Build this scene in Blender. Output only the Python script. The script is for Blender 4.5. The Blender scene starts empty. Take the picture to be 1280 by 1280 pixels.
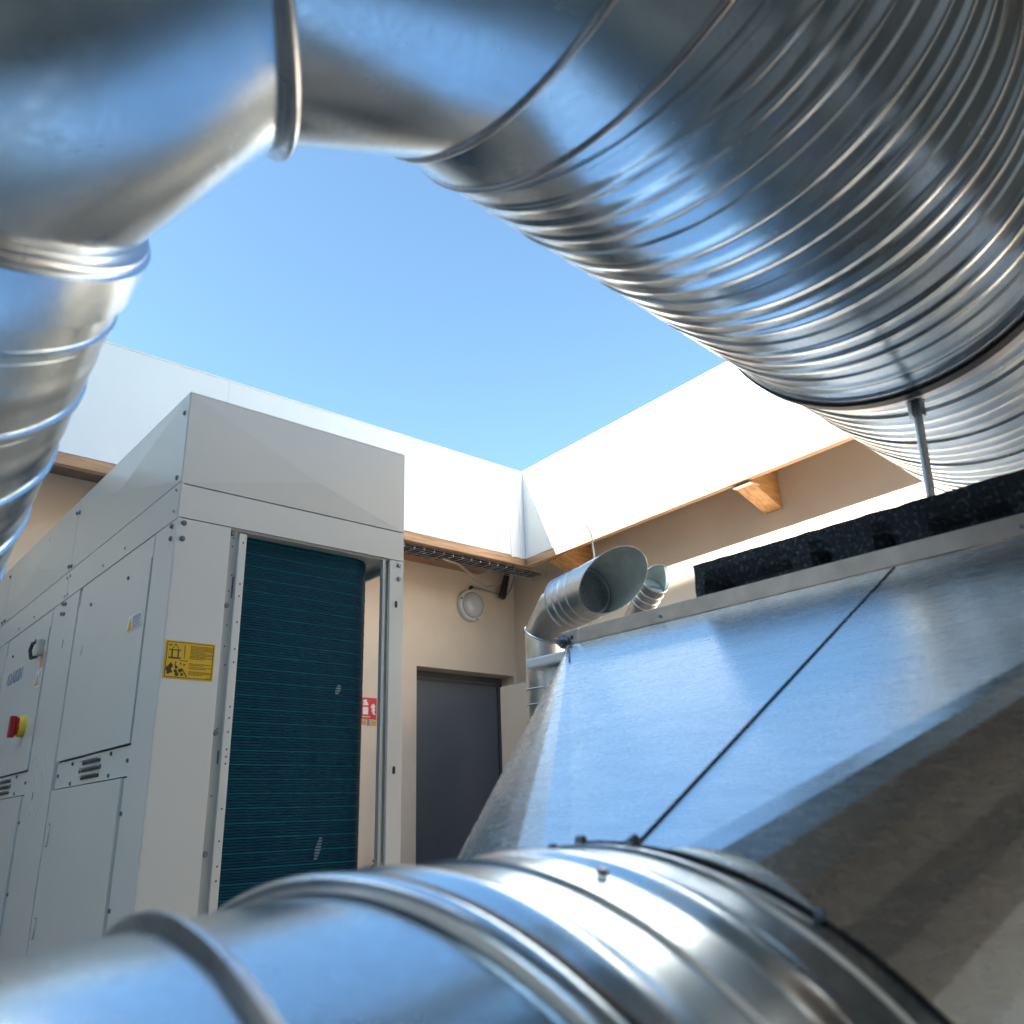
import bpy, bmesh, math, random
from mathutils import Vector, Matrix
random.seed(7)
R = math.radians
sc = bpy.context.scene
H = 0.9                                   # camera height above the ground; z values below are relative to the lens

# ------------------------------------------------------------------ camera
AZ, PI_, RO, FPX = R(47.98446), R(20.30062), R(-2.14584), 1038.935
fw = Vector((math.cos(PI_)*math.cos(AZ), math.cos(PI_)*math.sin(AZ), math.sin(PI_)))
rt = fw.cross(Vector((0, 0, 1))).normalized(); up = rt.cross(fw)
rt2 = rt*math.cos(RO) + up*math.sin(RO); up2 = up*math.cos(RO) - rt*math.sin(RO)
cam = bpy.data.cameras.new('camera'); co = bpy.data.objects.new('camera', cam); sc.collection.objects.link(co)
m = Matrix((rt2, up2, -fw)).transposed().to_4x4(); m.translation = Vector((0, 0, H)); co.matrix_world = m
cam.sensor_width = 36; cam.lens = FPX/1280*36; cam.clip_start = .02; cam.clip_end = 500
cam.dof.use_dof = True; cam.dof.focus_distance = 3.0; cam.dof.aperture_fstop = 7.0
sc.camera = co
# ------------------------------------------------------------------ light
SUN = Vector((-1.5, .45, 1)).normalized()
w = bpy.data.worlds.new('World'); sc.world = w; w.use_nodes = True
nt = w.node_tree; nt.nodes.clear()
sky = nt.nodes.new('ShaderNodeTexSky'); sky.sky_type = 'NISHITA'; sky.sun_disc = False
sky.sun_elevation = math.asin(SUN.z); sky.sun_rotation = math.atan2(SUN.x, SUN.y)
sky.air_density = 1.0; sky.dust_density = 1.2; sky.ozone_density = .4; sky.altitude = 100
bg = nt.nodes.new('ShaderNodeBackground'); bg.inputs[1].default_value = .10
wo = nt.nodes.new('ShaderNodeOutputWorld'); tn = nt.nodes.new('ShaderNodeMix'); tn.data_type = 'RGBA'; tn.blend_type = 'MULTIPLY'; tn.inputs[0].default_value = 1; tn.inputs[7].default_value = (.61, .77, .80, 1)
nt.links.new(sky.outputs[0], tn.inputs[6]); nt.links.new(tn.outputs[2], bg.inputs[0]); nt.links.new(bg.outputs[0], wo.inputs[0])
sl = bpy.data.lights.new('sun', 'SUN'); sl.energy = 5.0; sl.angle = R(.5); sl.color = (1, .93, .84)
so = bpy.data.objects.new('sun', sl); sc.collection.objects.link(so); so.rotation_euler = SUN.to_track_quat('Z', 'Y').to_euler()
sc.view_settings.view_transform = 'Standard'; sc.view_settings.look = 'None'
sc.view_settings.gamma = 1; sc.view_settings.use_curve_mapping = False
sc.view_settings.exposure = 2.3
sc.render.engine = 'CYCLES'

# ------------------------------------------------------------------ materials
def mat(name, col, rough=.5, metal=0., noise=0., nscale=5., rvar=0., bump=0., bscale=40., bump2=0., b2scale=3., coat=0., stretch=(1, 1, 1), col2=None, c2t=(.45, .65), voro=0., vscale=60., spec=.5):
    m = bpy.data.materials.new(name); m.use_nodes = True; t = m.node_tree; n = t.nodes; L = t.links
    b = n['Principled BSDF']; b.inputs['Roughness'].default_value = rough; b.inputs['Metallic'].default_value = metal
    b.inputs['Specular IOR Level'].default_value = spec
    if coat: b.inputs['Coat Weight'].default_value = coat; b.inputs['Coat Roughness'].default_value = .12
    tc = n.new('ShaderNodeTexCoord'); mp = n.new('ShaderNodeMapping'); mp.inputs['Scale'].default_value = stretch
    L.new(tc.outputs['Object'], mp.inputs[0]); V = mp.outputs[0]
    def nz(s, d=5., r=.55):
        x = n.new('ShaderNodeTexNoise'); x.inputs['Scale'].default_value = s; x.inputs['Detail'].default_value = d
        x.inputs['Roughness'].default_value = r; L.new(V, x.inputs['Vector']); return x.outputs['Fac']
    def math_(op, a, b_):
        x = n.new('ShaderNodeMath'); x.operation = op
        for i, q in enumerate((a, b_)):
            if isinstance(q, (int, float)): x.inputs[i].default_value = q
            else: L.new(q, x.inputs[i])
        return x.outputs[0]
    def mix(f, a, b_):
        x = n.new('ShaderNodeMix'); x.data_type = 'RGBA'
        if isinstance(f, (int, float)): x.inputs[0].default_value = f
        else: L.new(f, x.inputs[0])
        for i, q in ((6, a), (7, b_)):
            if isinstance(q, tuple): x.inputs[i].default_value = (*q, 1)
            else: L.new(q, x.inputs[i])
        return x.outputs[2]
    c = tuple(col)
    lo = tuple(max(0, v*(1-noise)) for v in col); hi = tuple(min(1, v*(1+noise)) for v in col)
    if noise or col2:
        f = nz(nscale)
        r = n.new('ShaderNodeMapRange'); r.inputs[1].default_value = .32; r.inputs[2].default_value = .68; L.new(f, r.inputs[0])
        c = mix(r.outputs[0], lo, hi)
        if col2:
            f2 = nz(nscale*.6+1.3); r2 = n.new('ShaderNodeMapRange'); r2.inputs[1].default_value = c2t[0]; r2.inputs[2].default_value = c2t[1]
            L.new(f2, r2.inputs[0]); c = mix(r2.outputs[0], c, col2)
    if voro:
        v = n.new('ShaderNodeTexVoronoi'); v.inputs['Scale'].default_value = vscale; L.new(V, v.inputs['Vector'])
        bw = n.new('ShaderNodeRGBToBW'); L.new(v.outputs['Color'], bw.inputs[0])
        c = mix(math_('MULTIPLY', bw.outputs[0], voro), c if not isinstance(c, tuple) else c, tuple(x*.55 for x in col))
        vr = math_('MULTIPLY', bw.outputs[0], rvar)
    if isinstance(c, tuple): b.inputs['Base Color'].default_value = (*c, 1)
    else: L.new(c, b.inputs['Base Color'])
    if rvar:
        rr = math_('MULTIPLY_ADD' if False else 'ADD', math_('MULTIPLY', nz(nscale*1.7+2, 6, .65), rvar), rough-rvar*.5)
        if voro: rr = math_('ADD', rr, math_('MULTIPLY', vr, .5))
        L.new(rr, b.inputs['Roughness'])
    last = None
    for s, st, dist, det in ((bscale, bump, .002, 5.), (b2scale, bump2, .03, 1.5)):
        if st:
            bp = n.new('ShaderNodeBump'); bp.inputs['Strength'].default_value = st; bp.inputs['Distance'].default_value = dist
            L.new(nz(s, det), bp.inputs['Height'])
            if last: L.new(last, bp.inputs['Normal'])
            last = bp.outputs[0]
    if last: L.new(last, b.inputs['Normal'])
    return m
GALV = mat('galvanised_steel', (.69, .80, .88), .19, 1, noise=.08, nscale=9, rvar=.15, bump=.015, bscale=300, bump2=.03, b2scale=5, voro=.20, vscale=230)
GALV2 = mat('galvanised_sheet', (.76, .84, .89), .27, 1, noise=.06, nscale=42, rvar=.11, bump=.05, bscale=75, bump2=.035, b2scale=3, stretch=(1, .35, 2.2))
GALVD = mat('dull_galvanised_steel', (.54, .48, .42), .5, 1, noise=.15, nscale=20, rvar=.2, bump=.2, bscale=150)
ZINC = mat('zinc_plated_steel', (.55, .57, .60), .3, 1, noise=.1, nscale=30, rvar=.2)
VENTM = mat('vent_galvanised_steel', (.62, .64, .65), .33, 1, noise=.12, nscale=14, rvar=.15, voro=.3, vscale=70)
VENTIN = mat('vent_inner_steel', (.50, .60, .58), .6, .15, noise=.15, nscale=10)
DARKM = mat('black_rubber_seal', (.012, .013, .015), .5, 0, noise=.2, nscale=40)
SEAM = mat('dark_seam_sealant', (.03, .032, .038), .45, .3, noise=.2, nscale=60)
PAINT = mat('light_grey_paint', (.73, .73, .67), .28, 0, noise=.02, nscale=1.6, rvar=.03, bump2=.012, b2scale=2.5, coat=.35)
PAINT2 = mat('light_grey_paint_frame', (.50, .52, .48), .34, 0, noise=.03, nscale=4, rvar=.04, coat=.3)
GAPM = mat('dark_grey_gap', (.11, .12, .13), .6)
COILM = mat('blue_coated_fins', (.003, .060, .098), .5, .0, noise=.10, nscale=3, col2=(.0025, .050, .086), rvar=.1, spec=.15)
COILH = mat('blue_fin_edges', (.012, .15, .20), .7, 0, noise=.1, nscale=6, spec=.1)
PLASTER = mat('beige_render', (.82, .69, .55), .9, 0, noise=.05, nscale=2.2, bump=.35, bscale=260, bump2=.05, b2scale=2, col2=(.79, .66, .525), c2t=(.5, .8))
CABM = mat('beige_panel', (.62, .54, .45), .55, 0, noise=.03, nscale=3)
BROWN = mat('brown_cladding', (.22, .185, .155), .7, 0, noise=.15, nscale=3, stretch=(1, 1, 8))
WHITE = mat('white_cladding', (.87, .88, .86), .38, 0, noise=.015, nscale=2, bump2=.03, b2scale=1.6, rvar=.05)
WHITEC = mat('white_cover_paint', (.78, .79, .78), .35, 0, noise=.02, nscale=8)
TIMBER = mat('orange_timber', (.46, .27, .145), .6, 0, noise=.28, nscale=3.5, stretch=(1, 14, 14), bump=.25, bscale=30)
TIMBERY = mat('orange_timber_side', (.52, .32, .18), .6, 0, noise=.28, nscale=3.5, stretch=(14, 1, 14), bump=.25, bscale=30)
KNOT = mat('timber_knot', (.16, .07, .03), .6, 0, noise=.3, nscale=60)
SOFFIT = mat('grey_soffit_board', (.20, .17, .15), .8, 0, noise=.2, nscale=6)
DOORM = mat('slate_grey_door_paint', (.135, .155, .185), .42, 0, noise=.04, nscale=5, bump=.08, bscale=300)
DOORF = mat('dark_door_frame_paint', (.085, .09, .10), .4)
FOAM = mat('black_foam_rubber', (.016, .018, .022), .75, 0, noise=.5, nscale=260, bump=1., bscale=320, col2=(.085, .10, .13), c2t=(.54, .66))
CONC = mat('roof_membrane', (.27, .24, .21), .85, 0, noise=.18, nscale=3, bump=.3, bscale=80, col2=(.21, .19, .165))
YEL = mat('yellow_sticker', (.80, .50, .015), .45, 0, noise=.03, nscale=20)
YELP = mat('yellow_plastic', (.85, .60, .05), .35)
RED = mat('red_plastic', (.45, .012, .02), .35)
REDS = mat('red_sign', (.72, .02, .03), .4)
WHT = mat('white_print', (.85, .85, .85), .5)
BLK = mat('dark_print', (.05, .045, .03), .6)
GREYT = mat('grey_print', (.33, .36, .38), .6)
BLUEP = mat('blue_print', (.16, .24, .42), .5)
ORG = mat('orange_print', (.85, .42, .03), .5)
SALM = mat('salmon_print', (.80, .33, .20), .5)
BLACKP = mat('black_plastic', (.02, .02, .022), .4)
CABLE = mat('grey_cable', (.36, .36, .36), .5)
LAMPW = mat('white_lamp_plastic', (.75, .75, .75), .35)
LAMPG = mat('frosted_lamp_glass', (.55, .56, .57), .15, 0, noise=.03, nscale=10, coat=.6)
BULBM = mat('lamp_inner', (.80, .76, .66), .3)
GLASSD = mat('dark_window', (.03, .04, .05), .1)

# ------------------------------------------------------------------ mesh helpers
class MB:
    def __init__(s): s.v = []; s.f = []
    def add(s, vs, fs):
        o = len(s.v); s.v += [Vector(p) for p in vs]; s.f += [tuple(i+o for i in q) for q in fs]; return s
    def box(s, x0, x1, y0, y1, z0, z1):
        return s.add([(x, y, z) for z in (z0, z1) for y in (y0, y1) for x in (x0, x1)],
                     [(0, 2, 3, 1), (4, 5, 7, 6), (0, 1, 5, 4), (2, 6, 7, 3), (0, 4, 6, 2), (1, 3, 7, 5)])
    def obox(s, c, ax, ay, az, a, b, d):       # centre, axes, half sizes
        c, ax, ay, az = map(Vector, (c, ax, ay, az))
        return s.add([c+ax*a*i+ay*b*j+az*d*k for k in (-1, 1) for j in (-1, 1) for i in (-1, 1)],
                     [(0, 2, 3, 1), (4, 5, 7, 6), (0, 1, 5, 4), (2, 6, 7, 3), (0, 4, 6, 2), (1, 3, 7, 5)])
    def prism(s, pts, h):                       # polygon extruded along vector h
        n = len(pts); h = Vector(h)
        return s.add([Vector(p) for p in pts]+[Vector(p)+h for p in pts],
                     [tuple(range(n))[::-1], tuple(range(n, 2*n))]+[(i, (i+1) % n, n+(i+1) % n, n+i) for i in range(n)])
    def loft(s, rings, closed=True, caps=(False, False)):
        n = len(rings[0]); o = len(s.v)
        for r_ in rings: s.v += [Vector(p) for p in r_]
        for k in range(len(rings)-1):
            for i in range(n if closed else n-1):
                j = (i+1) % n; s.f.append((o+k*n+i, o+k*n+j, o+(k+1)*n+j, o+(k+1)*n+i))
        if caps[0]: s.f.append(tuple(o+i for i in range(n))[::-1])
        if caps[1]: s.f.append(tuple(o+(len(rings)-1)*n+i for i in range(n)))
        return s
    def cyl(s, p0, p1, r0, r1=None, n=16, caps=True):
        p0, p1 = Vector(p0), Vector(p1); r1 = r0 if r1 is None else r1
        d = (p1-p0).normalized(); a = d.orthogonal().normalized(); b = d.cross(a)
        ring = lambda c, r_: [c+(a*math.cos(t)+b*math.sin(t))*r_ for t in [2*math.pi*i/n for i in range(n)]]
        return s.loft([ring(p0, r0), ring(p1, r1)], True, (caps, caps))
    def tube(s, pts, r, n=8):
        pts = [Vector(p) for p in pts]; rings = []; a = None
        for i, p in enumerate(pts):
            d = (pts[min(i+1, len(pts)-1)]-pts[max(i-1, 0)]).normalized()
            a = d.orthogonal().normalized() if a is None else (a-d*a.dot(d)).normalized()
            b = d.cross(a); rings.append([p+(a*math.cos(2*math.pi*k/n)+b*math.sin(2*math.pi*k/n))*r for k in range(n)])
        return s.loft(rings, True, (True, True))
def obj(name, mb, m, parent=None, smooth=None, fix=True, bevel=0):
    me = bpy.data.meshes.new(name)
    off = Vector((0, 0, H)) - (parent_loc(parent) if parent else Vector((0, 0, 0)))
    me.from_pydata([p+off for p in mb.v], [], mb.f); 
    if fix:
        bm = bmesh.new(); bm.from_mesh(me); bmesh.ops.recalc_face_normals(bm, faces=bm.faces); bm.to_mesh(me); bm.free()
    me.materials.append(m)
    if smooth is not None:
        me.shade_smooth(); me.set_sharp_from_angle(angle=R(smooth))
    o = bpy.data.objects.new(name, me); sc.collection.objects.link(o)
    if parent: o.parent = parent
    if bevel:
        md = o.modifiers.new('bevel', 'BEVEL'); md.width = bevel; md.segments = 2; md.limit_method = 'ANGLE'; md.angle_limit = R(40)
    return o
def parent_loc(p):
    l = Vector(p.location)
    while p.parent: p = p.parent; l += Vector(p.location)
    return l
def thing(name, label, cat, loc, group=None):
    o = bpy.data.objects.new(name, None); sc.collection.objects.link(o); o.empty_display_size = .1
    o.location = Vector(loc)+Vector((0, 0, H)); o['label'] = label; o['category'] = cat
    if group: o['group'] = group
    return o
def tag(o, label, cat, group=None):
    o['label'] = label; o['category'] = cat
    if group: o['group'] = group
    return o
def struct(o): o['kind'] = 'structure'; return o
def near(o, label): o['label'] = label; return o
G = -H                                           # ground level, lens-relative
def basis(az, el):
    d = Vector((math.cos(el)*math.cos(az), math.cos(el)*math.sin(az), math.sin(el)))
    a = d.cross(Vector((0, 0, 1))).normalized(); return d, a, a.cross(d)*-1 if False else (d, a, a.cross(d))[2]

# ------------------------------------------------------------------ setting
ground = struct(obj('ground', MB().add([(-40, -40, G), (40, -40, G), (40, 40, G), (-40, 40, G)], [(0, 1, 2, 3)]), CONC))
YB, XF, YF = 6.0, 4.92, 5.3
wd = Vector((.0678, .9977, 0)); wn = Vector((wd.y, -wd.x, 0))       # right wall direction and outward (+x) normal
CW = Vector((5.389, 6.0, 0)); CF = CW - wn*.4209                      # wall line, fascia line
def onw(base, y): return base + wd*((y-base.y)/wd.y)
DX0, DX1, DZ = 4.215, 5.345, 1.292
# back wall, with the door opening
bw = thing('back_wall', 'beige rendered back wall with the grey door and round lamp, under the roof overhang', 'wall', (0, 6, G))
mb = MB().box(-3.6, DX0, YB, YB+.35, G, 2.9).box(DX0, DX1, YB, YB+.35, DZ, 2.9).box(DX1, 5.7, YB, YB+.35, G, 2.9)
obj('wall_face', mb, PLASTER, bw)
rw = thing('right_wall', 'beige rendered right wall crossed by a bright strip of sunlight', 'wall', (5.2, 2, G))
p0, p1 = onw(CW, 5.998), onw(CW, -1.59)
obj('wall_face', MB().prism([p0+Vector((0, 0, G)), p1+Vector((0, 0, G)), p1+wn*.35+Vector((0, 0, G)), p0+wn*.35+Vector((0, 0, G))], (0, 0, 2.9-G)), PLASTER, rw)
lw = tag(obj('left_wall', MB().box(-3.95, -3.6, -1.595, 6.35, G, 2.9), PLASTER), 'beige rendered courtyard wall on the left, outside the picture', 'wall')
rr_ = tag(obj('rear_wall', MB().box(-3.95, 5.5, -1.95, -1.6, G, 2.9), PLASTER), 'beige rendered wall under the roof overhang behind the camera', 'wall')
ro = thing('rear_roof_edge', 'roof overhang with white fascia behind the camera', 'roof edge', (1, -.5, 2.2))
obj('fascia_panel', MB().box(-3.2, 4.55, -.25, -.20, 2.225, 3.06), BROWN, ro); obj('timber_edge', MB().box(-3.2, 4.55, -.255, -.205, 2.15, 2.222), TIMBER, ro)
obj('soffit_board', MB().box(-3.2, 5.2, -1.599, -.257, 2.3, 2.32), BROWN, ro); tag(obj('unseen_dark_block', MB().box(2.3, 4.95, -1.598, -.53, G, 2.298), BROWN), 'unseen brown block added under the rear roof overhang to darken the duct reflections', 'reflection blocker'); obj('roof_deck', MB().box(-3.9, 5.4, -1.95, -.257, 2.905, 3.055), SOFFIT, ro)  # brown block is added to keep the sunlit wall out of duct reflections

# the taller neighbouring building that keeps the sun off the courtyard
nb = thing('neighbouring_building', 'tall beige building beyond the left side of the courtyard', 'building', (-12, 0, G))
obj('wall', MB().box(-18, -12, -16, 30, G, 11.57), PLASTER, nb)
obj('roof', MB().box(-18.1, -12.003, -16.1, 30.1, 11.573, 11.6), WHITE, nb)
obj('added_shade_block', MB().box(-15, -12, 8.75, 13.2, 11.572, 13.28), PLASTER, nb)  # block added on the roof to shade the right wall near the vents
for k in range(6):
    for j in range(3):
        obj('window', MB().box(-12.0, -11.97, -9+k*4, -7.6+k*4, 3.4+j*3, 4.9+j*3), GLASSD, nb)

# roof overhang: white fascia panels, timber edges, soffit
fb = thing('back_roof_edge', 'white metal fascia with timber edge along the top of the back wall', 'roof edge', (2, YF, 2.2))
ZT, ZM, ZB = 3.06, 2.225, 2.15
xs = [-3.2, 2.06, 4.755]
for a, b in zip(xs[:-1], xs[1:]):
    obj('fascia_panel', MB().box(a+.0006, b-.0006, YF, YF+.05, ZM, ZT), WHITE, fb)
obj('fascia_panel', MB().box(4.757, XF-.0, YF+.0, YF+.05, ZM-.01, ZT), WHITE, fb)
obj('corner_trim', MB().box(4.745, 4.765, YF-.006, YF-.001, ZM-.02, ZT), WHITE, fb)
obj('corner_trim', MB().box(4.86, 4.872, YF-.005, YF-.001, ZM-.02, ZT), WHITE, fb)
obj('coping', MB().box(-3.3, XF+.0, YF-.004, YF+.40, ZT+.001, ZT+.012), WHITE, fb)
obj('timber_edge', MB().box(-3.2, XF+.1, YF+.004, YF+.055, ZB, ZM-.003), TIMBER, fb)
obj('soffit_board', MB().box(-3.6, 5.3, YF+.056, YB-.001, ZM+.12, ZM+.14), SOFFIT, fb)
obj('roof_deck', MB().box(-3.9, 5.7, YF+.41, YB+.4, 2.91, 3.055), SOFFIT, fb)
for a in (-2.6, -1.3, .1, 1.9, 3.1, 4.2):
    sm = MB().cyl((a, YF-.004, 2.33), (a, YF+.002, 2.33), .006, n=8); obj('screw', sm, ZINC, fb)
fr = thing('right_roof_edge', 'sunlit white fascia with timber edge along the top of the right wall', 'roof edge', (4.8, 2, 2.2))
def strip(base, ya, yb, o0, o1, z0, z1):
    a, b = onw(base, ya), onw(base, yb)
    return MB().prism([a+wn*o0+Vector((0, 0, z0)), b+wn*o0+Vector((0, 0, z0)), b+wn*o1+Vector((0, 0, z0)), a+wn*o1+Vector((0, 0, z0))], (0, 0, z1-z0))
ys = [5.298, 3.3, 1.1, -.19]
for a, b in zip(ys[:-1], ys[1:]):
    obj('fascia_panel', strip(CF, a, b+.0015, 0, .05, 2.215, 3.06), WHITE, fr)
obj('coping', strip(CF, 5.298, -.19, -.004, .38, 3.061, 3.073), WHITE, fr)
obj('timber_edge', strip(CF, 5.297, -.19, .004, .055, 2.145, 2.213), TIMBERY, fr)
obj('soffit_board', strip(CF, 5.29, -.19, .056, .419, 2.35, 2.37), SOFFIT, fr)
obj('roof_deck', strip(CF, 5.28, -.19, .40, .85, 2.905, 3.055), SOFFIT, fr)
# hidden sides of the roof edge (behind the camera and to the left)
for nm, bx, lab in (('left_roof_edge', (-3.25, -3.2, -.19, YF-.01), 'white fascia along the left side of the courtyard'),):
    q = thing(nm, lab, 'roof edge', (bx[0], bx[2], 2.2))
    obj('fascia_panel', MB().box(*bx, ZM, ZT), WHITE, q); obj('timber_edge', MB().box(bx[0], bx[1], bx[2], bx[3], ZB, ZM-.003), TIMBER, q)
    ex = (-3.9, -3.251, -.19, YF-.01)
    obj('roof_deck', MB().box(*ex, 2.905, 3.055), SOFFIT, q)

def rafter(y, hw, zb_f, zb_w, lab, bracket=False, big=False):
    a, b = onw(CF, y)+wn*.056, onw(CW, y)-wn*.001
    r_ = thing('rafter', lab, 'rafter', (b.x, b.y, zb_w), 'short timber rafters under the right roof edge')
    h = wd*hw
    pts = [a-h+Vector((0, 0, zb_f)), b-h+Vector((0, 0, zb_w)), b-h+Vector((0, 0, 2.35)), a-h+Vector((0, 0, 2.35))]
    obj('beam', MB().prism(pts, h*2), TIMBERX, r_, bevel=.003)
    if bracket:
        c = a+Vector((0, 0, zb_f-.004))
        obj('bracket', MB().obox(c+wn*.03, wn, wd, Vector((0, 0, 1)), .05, hw*1.02, .003), WHITEC, r_)
    return r_
TIMBERX = mat('orange_timber_beam', (.62, .33, .13), .55, 0, noise=.25, nscale=4, stretch=(1.5, 10, 12), bump=.2, bscale=30)
rafter(2.93, .075, 2.13, 2.015, 'light orange rafter with a white bracket, halfway along the right roof edge', True)
rafter(4.95, .10, 2.13, 2.02, 'darker rafter with a knot beside the roof corner, above the bell mouth vent')
rafter(.9, .075, 2.13, 2.015, 'rafter behind the big spiral duct near the right edge')
pl = thing('wall_beam', 'dark orange timber beam with a cut end running along the top of the back wall', 'beam', (4.2, 5.9, 2.25))
obj('beam', MB().prism([(1.6, 5.86, 2.235), (4.93, 5.86, 2.235), (4.96, 5.86, 2.31), (4.96, 5.86, 2.34), (1.6, 5.86, 2.34)], (0, .135, 0)), TIMBER, pl)

# ------------------------------------------------------------------ door
dr = thing('door', 'slate grey metal door set deep in the beige back wall', 'door', (4.78, 6.2, G))
obj('leaf', MB().box(DX0+.055, DX1-.055, YB+.19, YB+.235, G+.01, DZ-.06), DOORM, dr)
obj('frame', MB().box(DX0+.001, DX0+.05, YB+.175, YB+.25, G, DZ-.001).box(DX1-.05, DX1-.001, YB+.175, YB+.25, G, DZ-.001).box(DX0+.05, DX1-.05, YB+.175, YB+.25, DZ-.055, DZ-.001), DOORF, dr)
obj('rebate', MB().box(DX0+.055, DX1-.055, YB+.18, YB+.189, DZ-.085, DZ-.062), DOORF, dr)
dh = obj('handle', MB().box(DX1-.16, DX1-.12, YB+.182, YB+.19, .02, .18).cyl((DX1-.14, YB+.185, .13), (DX1-.14, YB+.13, .13), .01).cyl((DX1-.135, YB+.135, .13), (DX1-.26, YB+.135, .13), .009), ZINC, dr)

# wall lamp
lp = thing('wall_lamp', 'round white bulkhead lamp on the beige wall above the door', 'lamp', (4.815, 6, 1.91))
def disc_rev(c, prof, n=40):                 # revolve about -y
    rings = [[Vector((c[0]+r_*math.cos(2*math.pi*i/n), c[1]-d, c[2]+r_*math.sin(2*math.pi*i/n))) for i in range(n)] for r_, d in prof]
    return MB().loft(rings, True, (False, True))
lc = (4.815, 5.999, 1.908)
obj('base_ring', disc_rev(lc, [(.150, 0), (.153, .02), (.150, .045), (.138, .055), (.125, .055)]), LAMPW, lp, smooth=35)
obj('glass_dome', disc_rev(lc, [(.126, .054), (.124, .066), (.11, .085), (.08, .10), (.04, .108), (.005, .11)]), LAMPG, lp, smooth=60)
for a in (R(160), R(-70)):
    c = Vector(lc)+Vector((.139*math.cos(a), -.055, .139*math.sin(a))); obj('clip', MB().obox(c, (1, 0, 0), (0, 1, 0), (0, 0, 1), .008, .004, .006), BLACKP, lp)

# cable tray under the back roof edge
ct = thing('cable_tray', 'galvanised wire basket cable tray hung under the back roof edge', 'cable tray', (3, 5.45, 2.12))
wm = MB()
Y0, Y1, ZTr = 5.375, 5.56, 2.125
for (yy, zz) in ((Y0, ZTr+.05), (Y0, ZTr+.025), (Y0, ZTr), (Y0+.045, ZTr), (Y0+.09, ZTr), (Y0+.14, ZTr), (Y1, ZTr), (Y1, ZTr+.05)):
    wm.cyl((1.5, yy, zz), (5.25, yy, zz), .0024, n=5)
obj('long_wires', wm, ZINC, ct)
cm = MB(); x = 1.55
while x < 5.25: cm.tube([(x, Y0-.003, ZTr+.05), (x, Y0-.003, ZTr-.004), (x, Y1+.003, ZTr-.004), (x, Y1+.003, ZTr+.05)], .0024, 5); x += .1
obj('cross_wires', cm, ZINC, ct)
for a in (2.3, 3.9, 4.9):
    obj('hanger', MB().box(a, a+.012, Y0+.06, Y0+.10, ZTr, 2.34), ZINC, ct)
tray_c = MB()
for k, (yy, r_) in enumerate(((5.40, .008), (5.425, .010), (5.455, .007), (5.49, .011), (5.52, .008))):
    pts = [(1.5+i*.35*.46, yy+.006*math.sin(i*1.7+k), ZTr+.012+.006*abs(math.sin(i*.9+k*2))) for i in range(24)]
    tray_c.tube(pts, r_, 7)
tag(obj('cable_bundle', tray_c, BLACKP), 'black cables lying in the wire basket tray under the roof edge', 'cables')
pts = [(4.1, 5.47, 2.115), (4.3, 5.5, 2.11), (4.5, 5.6, 2.085), (4.7, 5.72, 2.055), (4.86, 5.8, 2.055), (4.98, 5.82, 2.085), (5.05, 5.80, 2.13)]
tag(obj('hanging_cable', MB().tube(pts, .011, 8), CABLE), 'grey cable sagging below the tray above the wall lamp', 'cable')
dp = thing('cable_drop', 'black bracket and cable dropping from the tray beside the wall lamp', 'cable bracket', (5.25, 5.95, 2.0))
obj('bracket', MB().prism([(5.14, 5.90, 2.03), (5.19, 5.90, 2.01), (5.27, 5.90, 2.32), (5.24, 5.90, 2.335)], (0, .05, 0)), BLACKP, dp)
obj('cable', MB().tube([(5.21, 5.93, 2.04), (5.27, 5.91, 2.12), (5.30, 5.9, 2.22), (5.31, 5.88, 2.3)], .008, 6), CABLE, dp)
cd = thing('lamp_conduit', 'thin conduit running along the wall to the round lamp', 'conduit', (4.95, 5.98, 2.08))
obj('pipe', MB().tube([(5.17, 5.985, 2.075), (4.85, 5.985, 2.095)], .011, 8), CABLE, cd)
obj('elbow', MB().tube([(4.85, 5.985, 2.095), (4.83, 5.98, 2.093), (4.815, 5.98, 2.075), (4.813, 5.98, 2.05)], .013, 8), BLACKP, cd)

# extinguisher sign and extinguisher
es = thing('extinguisher_sign', 'red fire extinguisher sign above a yellow label, on the beige wall behind the coil', 'sign', (3.75, 6, .79))
SX0, SX1, SZ0, SZ1 = 3.66, 3.81, .815, .985
obj('sign_plate', MB().box(SX0, SX1, 5.994, 5.999, SZ0, SZ1), REDS, es)
pm = MB(); yy = 5.9935
def fl(mb_, pts, y): return mb_.prism([(p[0], y, p[1]) for p in pts], (0, -.0012, 0))
X = lambda u: SX0+u*(SX1-SX0)
Z = lambda v: SZ0+v*(SZ1-SZ0)
fl(pm, [(X(.13), Z(.2)), (X(.46), Z(.2)), (X(.46), Z(.55)), (X(.13), Z(.55))], yy)
fl(pm, [(X(.13), Z(.63)), (X(.46), Z(.63)), (X(.43), Z(.76)), (X(.36), Z(.80)), (X(.22), Z(.80)), (X(.15), Z(.76))], yy)
fl(pm, [(X(.24), Z(.80)), (X(.36), Z(.80)), (X(.36), Z(.90)), (X(.20), Z(.90)), (X(.10), Z(.82)), (X(.14), Z(.79))], yy-.0015)
fl(pm, [(X(.66), Z(.66)), (X(.82), Z(.74)), (X(.92), Z(.58)), (X(.84), Z(.52)), (X(.92), Z(.42)), (X(.84), Z(.36)), (X(.94), Z(.2)), (X(.78), Z(.22)), (X(.66), Z(.38)), (X(.72), Z(.46)), (X(.62), Z(.52))], yy)
for k in range(7): fl(pm, [(X(.12+k*.07), Z(.07)), (X(.165+k*.07), Z(.07)), (X(.165+k*.07), Z(.12)), (X(.12+k*.07), Z(.12))], yy)
obj('pictogram', pm, WHT, es, fix=True)
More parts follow.
